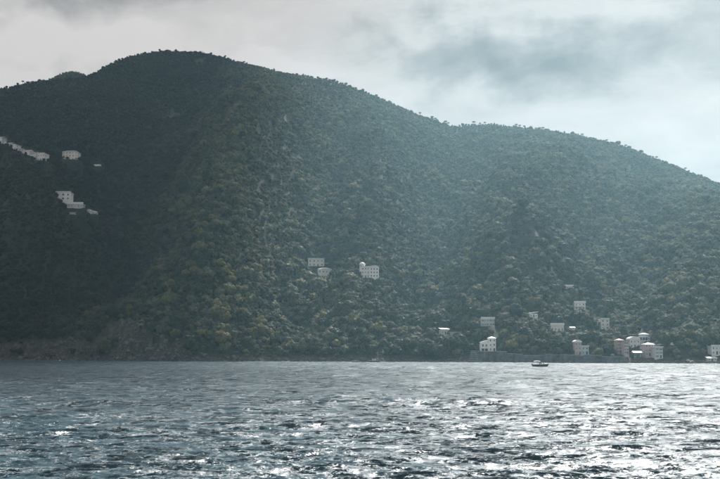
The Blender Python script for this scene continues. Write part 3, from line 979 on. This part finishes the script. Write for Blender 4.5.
def person(label, loc, rz, shirt, seated):
    hip = .0 if seated else .85
    V = [(0, 0, hip), (0, 0, hip + .28), (0, 0, hip + .48), (0, 0, hip + .58)]
    rad = [.17, .15, .19, .07]
    E = [(0, 1), (1, 2), (2, 3)]

    def add(parent, p, r):
        V.append(p)
        rad.append(r)
        E.append((parent, len(V) - 1))
        return len(V) - 1
    for s in (-1, 1):
        a = add(2, (0.0, s * .19, hip + .47), .075)
        b = add(a, (.06, s * .24, hip + .2), .055)
        add(b, (.28, s * .18, hip + .1), .04)
        l = add(0, (.02, s * .1, hip - .04), .1)
        if seated:
            k = add(l, (.44, s * .13, hip - .0), .075)
            f = add(k, (.46, s * .13, hip - .4), .05)
        else:
            k = add(l, (.03, s * .11, hip - .42), .075)
            f = add(k, (0, s * .11, hip - .8), .05)
        add(f, (V[f][0] + .16, s * .13, V[f][2] - .03), .04)
    me = bpy.data.meshes.new('person')
    me.from_pydata(V, E, [])
    me.materials.append(MATS[shirt])
    o = link('person', me)
    o.location, o.rotation_euler = loc, (0, 0, rz)
    m = o.modifiers.new('skin', 'SKIN')
    for i, r in enumerate(rad):
        me.skin_vertices[0].data[i].radius = (r, r)
    me.skin_vertices[0].data[0].use_root = True
    o.modifiers.new('sub', 'SUBSURF').render_levels = 1
    meta(o, label, 'person')
    hd = bmesh.new()
    bmesh.ops.create_uvsphere(hd, u_segments=10, v_segments=8, radius=.12)
    bmesh.ops.scale(hd, vec=(.95, .8, 1.15), verts=hd.verts)
    hm = bpy.data.meshes.new('head')
    hd.to_mesh(hm)
    hd.free()
    hm.materials.append(MATS['skin'])
    ho = link('head', hm, o, (0.02, 0, hip + .75))
    MB().box(.10, .14, -.02, .02, -.05, .02).obj('nose', 'skin', ho)
    hb = bmesh.new()
    bmesh.ops.create_uvsphere(hb, u_segments=10, v_segments=8, radius=.13)
    bmesh.ops.scale(hb, vec=(.9, .86, .95), verts=hb.verts)
    hm = bpy.data.meshes.new('hair')
    hb.to_mesh(hm)
    hb.free()
    hm.materials.append(MATS['hair'])
    link('hair', hm, ho, (-.03, 0, .045))
    return o


person('person in dark clothes standing behind the console of the motorboat', BOAT_P + Vector((-.35, -.1, .33)), R(4), 'cloth_dark', False)
person('person in navy clothes sitting on the foredeck of the motorboat', BOAT_P + Vector((1.35, 0, 1.28)), R(4), 'cloth_blue', True)
bp = shore_at(60) * .97
_b = empty('mooring_buoy', (bp.x, bp.y, 0))
meta(_b, 'small white mooring buoy off the dark rocky shore', 'buoy')
MB().tube([(0, 0, -.5), (0, 0, -.2), (0, 0, .3), (0, 0, .6), (0, 0, .7)], [.2, .5, .55, .3, .1], 12).obj('float', 'gel_white', _b, True)
MB().tube([(0, 0, .7), (0, 0, 1.9)], [.05, .05], 6).obj('mast', 'gel_white', _b)


build_terrain()


# ------------------------------------------------------------------ trees
def ico_verts(sub):
    b = bmesh.new()
    bmesh.ops.create_icosphere(b, subdivisions=sub, radius=1)
    v = np.array([x.co[:] for x in b.verts])
    f = [tuple(q.index for q in p.verts) for p in b.faces]
    b.free()
    return v, f


ICO1, ICO2 = ico_verts(1), ico_verts(2)


def crown_mesh(name, material, seed, kind):
    g = np.random.default_rng(seed)
    V, F = [], []

    def lobe(c, r, sub=ICO2, flat=1.0, jag=.22):
        v, f = sub
        k = len(V)
        n = 1 + jag * (g.random(len(v)) - .5) * 2
        p = v * n[:, None] * r
        p[:, 2] *= flat
        V.extend((p + c).tolist())
        F.extend([tuple(i + k for i in q) for q in f])
        # leaf sprays standing off the lobe
        m = int(26 * r / .3)
        d = g.normal(size=(m, 3))
        d /= np.linalg.norm(d, axis=1)[:, None]
        for q in d:
            if q[2] < -.35:
                continue
            pc = np.array(c) + q * r * np.array([1, 1, flat]) * g.uniform(.98, 1.22)
            t = np.cross(q, g.normal(size=3))
            t /= np.linalg.norm(t) + 1e-6
            b2 = np.cross(q, t) + q * g.uniform(-.7, .7)
            s = g.uniform(.05, .10)
            k2 = len(V)
            V.extend([(pc + t * s).tolist(), (pc + b2 * s).tolist(), (pc - t * s).tolist(), (pc - b2 * s * .8).tolist()])
            F.append((k2, k2 + 1, k2 + 2, k2 + 3))
    if kind == 'round':
        lobe((0, 0, .75), .62, ICO2)
        for i in range(11):
            a = i * 2.399 + g.uniform(-.3, .3)
            e = g.uniform(-.1, 1.3)
            rr = g.uniform(.5, .72)
            lobe((math.cos(a) * math.cos(e) * rr, math.sin(a) * math.cos(e) * rr, .72 + math.sin(e) * .55), g.uniform(.24, .4), ICO2 if i % 2 else ICO1)
    elif kind == 'tall':
        for i in range(11):
            z = .4 + i * .17
            a = i * 2.4
            rr = .42 * math.sin(min(1, (i + 1.5) / 8) * math.pi / 2) * (1.15 - i / 14)
            lobe((math.cos(a) * rr, math.sin(a) * rr, z), g.uniform(.3, .44) * (1.1 - i * .05), ICO1)
    elif kind == 'pine':      # umbrella crown
        for i in range(12):
            a = i * 2.399
            rr = .75 * math.sqrt(i / 12)
            lobe((math.cos(a) * rr, math.sin(a) * rr, 1.75 - .2 * rr * rr + g.uniform(-.06, .08)), g.uniform(.26, .40), ICO1, .8)
    elif kind == 'cypress':
        for i in range(10):
            s = i / 9
            lobe((g.uniform(-.05, .05), g.uniform(-.05, .05), .3 + s * 2.7), .36 * math.sin(math.pi * (.18 + .78 * (1 - s) * .85)) + .05, ICO1, 1.3)
    elif kind == 'shrub':
        for i in range(7):
            a = i * 2.4
            lobe((math.cos(a) * .5 * math.sqrt(i / 7), math.sin(a) * .5 * math.sqrt(i / 7), .4 + g.uniform(-.1, .15)), g.uniform(.3, .42), ICO1)
    return mesh_np(name, V, F, material)


def trunk_mesh(kind, seed):
    g = random.Random(seed)
    m = MB()
    top = {'round': .75, 'tall': 1.6, 'pine': 1.65, 'cypress': 2.2, 'shrub': .4}[kind]
    m.tube([(0, 0, -.5), (.01, 0, 0), (.03, .02, top * .5), (.0, .03, top)], [.11, .085, .07, .035], 7)
    if kind in ('round', 'pine', 'tall'):
        for i in range(4):
            a = i * 1.6 + g.uniform(-.3, .3)
            z = top * g.uniform(.5, .75)
            m.tube([(.03, .02, z), (math.cos(a) * .25, math.sin(a) * .25, z + .18), (math.cos(a) * .5, math.sin(a) * .5, z + .3)], [.045, .03, .015], 5)
    return m.mesh('trunk', 'bark')


KIND = [('round', 'leaf_green'), ('round', 'leaf_olive'), ('round', 'leaf_dark'), ('round', 'leaf_green'), ('tall', 'leaf_green'), ('shrub', 'leaf_olive'), ('pine', 'leaf_dark'), ('cypress', 'leaf_dark'),
        ('round', 'leaf_yellow'), ('tall', 'leaf_lime')]
CROWN = [crown_mesh('crown', m, 100 + i, k) for i, (k, m) in enumerate(KIND)]
TRUNK = [trunk_mesh(k, i) for i, (k, m) in enumerate(KIND)]


def scatter():
    cell = 4.4
    ys = np.arange(625, 1640, cell)
    P = []
    for y in ys:
        xs = np.arange(-.52 * y, .52 * y, cell)
        P.append(np.stack([xs, np.full_like(xs, y)], 1))
    P = np.concatenate(P)
    P += rng.uniform(-.48, .48, P.shape) * cell
    X, Y = P[:, 0], P[:, 1]
    Z = height(X, Y)
    b = bare(X, Y, Z)
    keep = (Z > 2.2) & (rng.random(len(X)) > b * .97)
    # nothing to see behind the crest
    px = 360 + 1000 * X / Y
    keep &= (Y < np.interp(px, _fine, _RY) + 22) | (np.hypot(X - KNOLL.x, Y - KNOLL.y) < 130)
    X, Y, Z = X[keep], Y[keep], Z[keep]
    n = len(X)
    pat = gnoise(X / 70, Y / 85)
    pat2 = gnoise(X / 26 + 40, Y / 30)
    pat3 = gnoise(X / 120 + 90, Y / 150 + 4)
    elev = np.clip(Z / 400, 0, 1)
    s = (3.9 - 2.0 * elev ** .8) * (1 + .35 * pat2 + .3 * pat3)
    # scrubby, low growth on the western face
    s *= 1 - .28 * sstep(-120, -280, X + 60 * pat)
    s *= np.exp(rng.normal(0, .30, n))
    s = np.clip(s, 1.1, 6.6)
    s = np.where(Y > np.interp(360 + 1000 * X / Y, _fine, _RY) - 55, s * .72, s)
    thin = rng.random(n) < np.clip((3.6 / s) ** 1.6, .25, 1)
    X, Y, Z, s, pat, pat2, pat3 = (q[thin] for q in (X, Y, Z, s, pat, pat2, pat3))
    n = len(X)
    k = rng.choice(6, n, p=[.24, .2, .16, .2, .08, .12])
    k = np.where((pat > .25) & (rng.random(n) < .6), 2, k)
    k = np.where((pat3 > .3) & (rng.random(n) < .03), 6, k)
    pxk = 360 + 1000 * X / Y
    lit_spur = np.exp(-((pxk - 265) / 70) ** 2 - ((Z - 95) / 75) ** 2)      # pale crowns massed on the central spur, sunlight put into their colour
    k = np.where(rng.random(n) < .65 * lit_spur, 1, k)
    k = np.where((pat < -.35) & (rng.random(n) < .45), 1, k)
    k = np.where(k == 5, np.where(rng.random(n) < .5, 5, 0), k)
    k = np.where(rng.random(n) < .006, 7, k)
    yell = rng.random(n) < np.where((pat2 > .3) & (pat < .1), .025, .002) * (X > -170)
    k = np.where(yell, 8, k)
    s = np.where(k == 7, s * .8, s)
    s = np.where(k == 4, s * .75, s)
    # clearings round the houses and what their windows look out over
    rad = s / Y * 1000
    pxx, pyy, _ = proj(X, Y, Z + .75 * s)
    ok = np.ones(n, bool)
    for a, b_, t, bt, hy in HOUSES:
        over = (pxx + rad > a + .8) & (pxx - rad < b_ - .8) & (pyy - rad < bt - .28 * (bt - t) - .6) & (pyy + rad > t) & (Y < hy + 14)
        ok &= ~(over & (Y > hy - 260))
    X, Y, Z, s, k = X[ok], Y[ok], Z[ok], s[ok], k[ok]
    return X, Y, Z, s, k


TX, TY, TZ, TS, TK = scatter()


def undergrowth():
    c = 3.7
    P = np.concatenate([np.stack([np.arange(-.45 * y, .45 * y, c), np.full(len(np.arange(-.45 * y, .45 * y, c)), y)], 1) for y in np.arange(630, 1580, c)])
    P += rng.uniform(-.5, .5, P.shape) * c
    X, Y = P[:, 0], P[:, 1]
    Z = height(X, Y)
    px = 360 + 1000 * X / Y
    slope = np.hypot(height(X + 2, Y) - Z, height(X, Y + 2) - Z) / 2
    keep = (Z > 2) & (rng.random(len(X)) > bare(X, Y, Z) * 1.05) & (Y < np.interp(px, _fine, _RY)) & ((slope > .65) | (rng.random(len(X)) < .4))
    for a, b_, t, bt, hy in HOUSES:
        keep &= ~((px > a) & (px < b_) & (np.abs(Y - hy) < 12))
    X, Y, Z = X[keep], Y[keep], Z[keep]
    return X, Y, Z, rng.uniform(1.2, 2.4, len(X)), np.where(rng.random(len(X)) < .5, 5, 3)


UG = undergrowth()
TX, TY, TZ, TS, TK = (np.concatenate([a, b]) for a, b in zip((TX, TY, TZ, TS, TK), UG))

# named stands: (px, py of crown top, kind, size m)
EXTRA = []
for px, py, kd, sz in [(210, 256, 8, 3.4), (224, 276, 8, 3.0), (233, 277, 8, 3.2), (229, 273, 8, 2.6), (262, 240, 8, 3.0), (270, 244, 8, 2.4), (345, 213, 8, 2.6), (192, 335, 9, 2.3),
                       (265, 336, 9, 2.8), (337, 342, 9, 2.4), (330, 338, 9, 2.2), (278, 243, 7, 4.0), (415, 290, 8, 2.8), (455, 288, 8, 2.4), (300, 225, 8, 2.6)]:
    h = hit(px, py)
    EXTRA.append((h.x, h.y, h.z, sz, kd))
for px, sz in [(14, 1.8), (41, 1.5), (221, 1.7), (271, 1.8), (421, 2.4), (433, 2.8), (436.5, 2.4), (447, 2.9), (449.5, 2.4), (461, 2.0), (475.5, 2.8), (482, 2.3), (487, 2.2),
               (519, 2.6), (522.5, 2.4), (527, 2.2), (534, 2.4), (539, 2.3), (542.5, 2.6), (546, 2.8), (549, 2.5), (551, 2.6), (562, 2.3), (568, 2.4), (582, 2.2), (586, 2.5), (611, 2.3), (630, 2.5), (633, 2.2), (661, 2.3), (690, 2.4), (706, 2.2)]:
    Yr = float(np.interp(px, _fine, _RY))
    x = (px - 360) / 1000 * Yr
    EXTRA.append((x, Yr, float(height(np.array([x]), np.array([Yr]))[0]), sz * 1.05, 6 if random.random() < .85 else 4))
ne = len(EXTRA)
E_ = np.array(EXTRA)
TX, TY, TZ, TS = (np.concatenate([a, E_[:, i]]) for i, a in enumerate((TX, TY, TZ, TS)))
TK = np.concatenate([TK, E_[:, 4].astype(int)])


def seen_area():
    """how much of each crown the camera sees, front to back"""
    order = np.argsort(TY)
    buf = np.zeros((600, 900), bool)
    px, py, c = proj(TX, TY, TZ + .8 * TS)
    rr = TS / c * 1000 * 1.25
    vis = np.zeros(len(TX))
    for i in order:
        x, y, r = px[i] * 1.25, py[i] * 1.25, rr[i]
        x0, x1, y0, y1 = int(x - r), int(x + r) + 1, int(y - r), int(y + r) + 1
        if x0 < 0 or y0 < 0 or x1 > 900 or y1 > 600:
            continue
        sub = buf[y0:y1, x0:x1]
        vis[i] = sub.size - sub.sum()
        sub[:] = True
    return vis


VIS = seen_area()
N_IND = 296
sel = np.zeros(len(TX), bool)
sel[-ne:] = True
rest = np.argsort(-np.where(sel, -1, VIS))[:N_IND - ne]
sel[rest] = True

NAMES = {0: 'broadleaf_tree', 1: 'broadleaf_tree', 2: 'broadleaf_tree', 3: 'broadleaf_tree', 4: 'poplar_tree', 5: 'shrub', 6: 'pine_tree', 7: 'cypress_tree', 8: 'autumn_tree', 9: 'young_tree'}
first = {}


def tree_label(k, x, y, z, s):
    if k == 6 and z > 200:
        return 'small umbrella pine standing out against the sky on the ridge', 'pines on the skyline'
    if k == 7 and z > 200:
        return 'slender dark conifer standing out against the sky on the ridge', 'conifers on the skyline'
    tone = {0: 'mid-green round-crowned', 1: 'pale olive round-crowned', 2: 'very dark round-crowned', 3: 'mid-green lumpy-crowned', 4: 'tall upright green', 5: 'low olive bushy', 6: 'flat-topped dark pine', 7: 'slender dark cypress', 8: 'yellowing round-crowned', 9: 'fresh lime-green'}[k]
    sz = 'large' if s > 4.1 else 'small' if s < 3.2 else 'middle-sized'
    p = proj(x, y, z)
    d = [math.hypot(p[0] - l[0], (p[1] - l[1]) * 1.3) for l in LANDMARKS]
    j = int(np.argmin(d))
    lx, ly, what = LANDMARKS[j]
    rel = ('above' if p[1] < ly else 'below') if abs(p[1] - ly) * 1.6 > abs(p[0] - lx) else 'beside'
    rel = ('just ' if d[j] < 14 else 'well ' if d[j] > 45 and rel != 'beside' else '') + rel
    return f'{sz} {tone} tree {rel} {what}'.replace('pine tree', 'pine'), f'{sz} {tone} trees {rel} {what}'.replace('pine trees', 'pines')


LANDMARKS = [(320, 268, 'the pillared villa'), (369, 272, 'the turreted villa'), (445, 331, 'the half-hidden bungalow'), (488, 322, 'the veranda villa'), (488, 344, 'the bright sea wall villa'),
             (534, 315, 'the sloping-roofed bungalow'), (557, 328, 'the loggia bungalow'), (569, 287, 'the topmost small house'), (580, 305, 'the balcony villa'), (605, 324, 'the stepped villa'),
             (582, 348, 'the slim pink house'), (623, 346, 'the dusky pink houses'), (645, 338, 'the round house'), (659, 352, 'the blue-shuttered house'), (716, 350, 'the jetty villa'), (373, 360, 'the moored cabin boat'),
             (125, 340, 'the pale rocky cliff'), (205, 318, 'the bare gully'), (232, 276, 'the cluster of yellowing trees'), (210, 256, 'the lone golden tree on the spur'), (278, 243, 'the dark pointed cypress'), (345, 213, 'the high yellowing tree'), (250, 210, 'the open upper spur'), (172, 300, 'the shaded western ravine'), (265, 338, 'the lone lime-green tree'), (330, 340, 'the pair of lime-green trees'),
             (520, 238, 'the pale scree'), (30, 350, 'the dark shore rocks'), (69, 205, 'the long pavilion'), (540, 358, 'the long sea wall'), (420, 358, 'the dark wooded shore'), (290, 355, 'the broken shore rocks')]


for i in np.nonzero(sel)[0]:
    k = int(TK[i])
    s = float(TS[i])
    root = empty(NAMES[k], (TX[i], TY[i], TZ[i] - .15), random.uniform(0, 6.28))
    root.scale = (s, s, s * random.uniform(.9, 1.1))
    lab, grp = tree_label(k, TX[i], TY[i], TZ[i], s)
    meta(root, lab, 'tree', grp)
    c = link('crown', CROWN[k], root)
    link('trunk', TRUNK[k], root)
    first.setdefault(k, c)


def build_forest():
    m = ~sel
    X, Y, Z, S, K = TX[m], TY[m], TZ[m], TS[m], TK[m]
    n = len(X)
    me = bpy.data.meshes.new('forest')
    me.vertices.add(n)
    me.vertices.foreach_set('co', np.stack([X, Y, Z - .15], 1).reshape(-1).astype(np.float32))
    kinds = sorted(set(int(v) for v in K))
    remap = {v: i for i, v in enumerate(kinds)}
    for nm, typ, dat in (('size', 'FLOAT', S), ('turn', 'FLOAT', rng.uniform(0, 6.28, n))):
        a = me.attributes.new(nm, typ, 'POINT')
        a.data.foreach_set('value', dat.astype(np.float32))
    a = me.attributes.new('species', 'INT', 'POINT')
    a.data.foreach_set('value', np.array([remap[int(v)] for v in K], np.int32))
    o = link('forest', me)
    meta(o, 'dense grey-green woodland covering the whole mountainside', 'forest', kind='stuff')
    ng = bpy.data.node_groups.new('forest_scatter', 'GeometryNodeTree')
    ng.interface.new_socket('Geometry', in_out='INPUT', socket_type='NodeSocketGeometry')
    ng.interface.new_socket('Geometry', in_out='OUTPUT', socket_type='NodeSocketGeometry')
    N, L = ng.nodes, ng.links
    gi, go = N.new('NodeGroupInput'), N.new('NodeGroupOutput')
    iop = N.new('GeometryNodeInstanceOnPoints')
    iop.inputs['Pick Instance'].default_value = True
    g2i = N.new('GeometryNodeGeometryToInstance')
    for v in reversed(kinds):     # a multi-input socket reads its links last first
        oi = N.new('GeometryNodeObjectInfo')
        oi.transform_space = 'ORIGINAL'
        ob = first.get(v)
        if ob is None:
            ob = bpy.data.objects.new('crown', CROWN[v])
        oi.inputs['Object'].default_value = ob
        L.new(oi.outputs['Geometry'], g2i.inputs[0])

    def attr(nm, typ):
        a_ = N.new('GeometryNodeInputNamedAttribute')
        a_.data_type = typ
        a_.inputs[0].default_value = nm
        return a_.outputs[0]
    cx = N.new('ShaderNodeCombineXYZ')
    L.new(attr('turn', 'FLOAT'), cx.inputs[2])
    L.new(gi.outputs[0], iop.inputs['Points'])
    L.new(g2i.outputs[0], iop.inputs['Instance'])
    L.new(attr('species', 'INT'), iop.inputs['Instance Index'])
    L.new(cx.outputs[0], iop.inputs['Rotation'])
    L.new(attr('size', 'FLOAT'), iop.inputs['Scale'])
    L.new(iop.outputs[0], go.inputs[0])
    md = o.modifiers.new('scatter', 'NODES')
    md.node_group = ng


build_forest()


# ------------------------------------------------------------------ rocks on the shore and on bare ground
def build_rocks():
    v, f = ICO1
    V, F = [], []
    g = np.random.default_rng(21)
    spots = []
    for px in np.arange(-60, 780, .8):
        if 470 < px < 628 and g.random() < .35:
            continue
        s = shore_at(px + g.uniform(-.4, .4))
        dy = g.uniform(-6, -2) if 470 < px < 628 else g.uniform(-3, 3)
        r = g.uniform(.35, 1.1) * (1.5 if g.random() < .12 else 1)
        x, y = s.x, s.y + dy
        spots.append((x, y, max(-.2, float(height(np.array([x]), np.array([y]))[0])), r))
    for x, z, y, a, b, st in BAREW[8:13]:
        n = int(a * b * 1.1)
        xs = x + g.normal(0, .5, n) * a
        yy = y + g.normal(0, .5, n) * b
        zz = height(xs, yy)
        spots += [(xs[i], yy[i], zz[i], g.uniform(.25, .9) * (2.2 if g.random() < .15 else 1)) for i in range(n) if zz[i] > 0]
    for x, y, z, r in spots:
        k = len(V)
        p = v * (1 + .35 * (g.random(len(v)) - .5))[:, None] * r * np.array([g.uniform(.8, 1.5), g.uniform(.8, 1.3), g.uniform(.55, .95)])
        V.extend((p + (x, y, z)).tolist())
        F.extend([tuple(i + k for i in q) for q in f])
    o = link('shore_rocks', mesh_np('shore_rocks', V, F, 'rock'))
    meta(o, 'grey boulders and broken rock strewn along the waterline', 'rocks', kind='stuff')


build_rocks()


# ------------------------------------------------------------------ unseen cumulus added above the bay to shade the western slope
def build_shade_cloud(edge, width, alt, seed):
    """cumulus bank added out of view to cast shade; edge = its eastern rim, given where that rim's shade falls at sea level"""
    g = np.random.default_rng(seed)
    v, f = ICO3
    V, F = [], []
    ey, ex = np.array([e[1] for e in edge], float), np.array([e[0] for e in edge], float)
    off = SUN_DIR * (alt / SUN_DIR.z)
    base = Vector((float(ex.mean()) - width / 2, float(ey.mean()), 0)) + off
    for y in np.arange(ey[0], ey[-1], 62):
        for x in np.arange(0, width, 75):
            r = g.uniform(85, 125)
            xx = float(np.interp(y, ey, ex)) - r * .8 - x + g.uniform(-22, 22)
            c = np.array([xx, y + g.uniform(-20, 20), g.uniform(0, 60) + 90 * math.sin(math.pi * x / width)]) + np.array(off) - np.array(base)
            p = v * (1 + .10 * (g.random(len(v)) - .5))[:, None] * r
            p[:, 2] *= .6
            k = len(V)
            V.extend((p + c).tolist())
            F.extend([tuple(j + k for j in t) for t in f])
    o = link('shade_cloud', mesh_np('shade_cloud', V, F, 'shade_cloud', True), None, base)
    meta(o, 'broad grey cumulus added out of view to shade the western slope', 'shade_cloud', kind='stuff')


ICO3 = ico_verts(3)
mat('shade_cloud', (.80, .81, .82), 1.0, .004, .05)
build_shade_cloud([(-40, 150), (-78, 300), (-118, 600), (-145, 690), (-275, 830), (-400, 1010), (-430, 1200)], 560, 1900, 3)


# ------------------------------------------------------------------ haze
def build_haze():
    me = bpy.data.meshes.new('haze')
    b = MB().box(-3500, 3500, -150, 3600, -9, 478)
    me.from_pydata(b.v, [], b.f)
    m = bpy.data.materials.new('haze')
    m.use_nodes = True
    m.node_tree.nodes.clear()
    T = NT(m.node_tree)
    pv = T.n('ShaderNodeVolumePrincipled', _Color=(.49, .84, 1.0, 1), _Density=0.000106, _Anisotropy=0.42)
    out = T.n('ShaderNodeOutputMaterial')
    T.link(pv.outputs[0], out.inputs['Volume'])
    me.materials.append(m)
    o = link('haze', me)
    meta(o, 'thin blue-grey sea haze filling the bay', 'haze', kind='stuff')


build_haze()
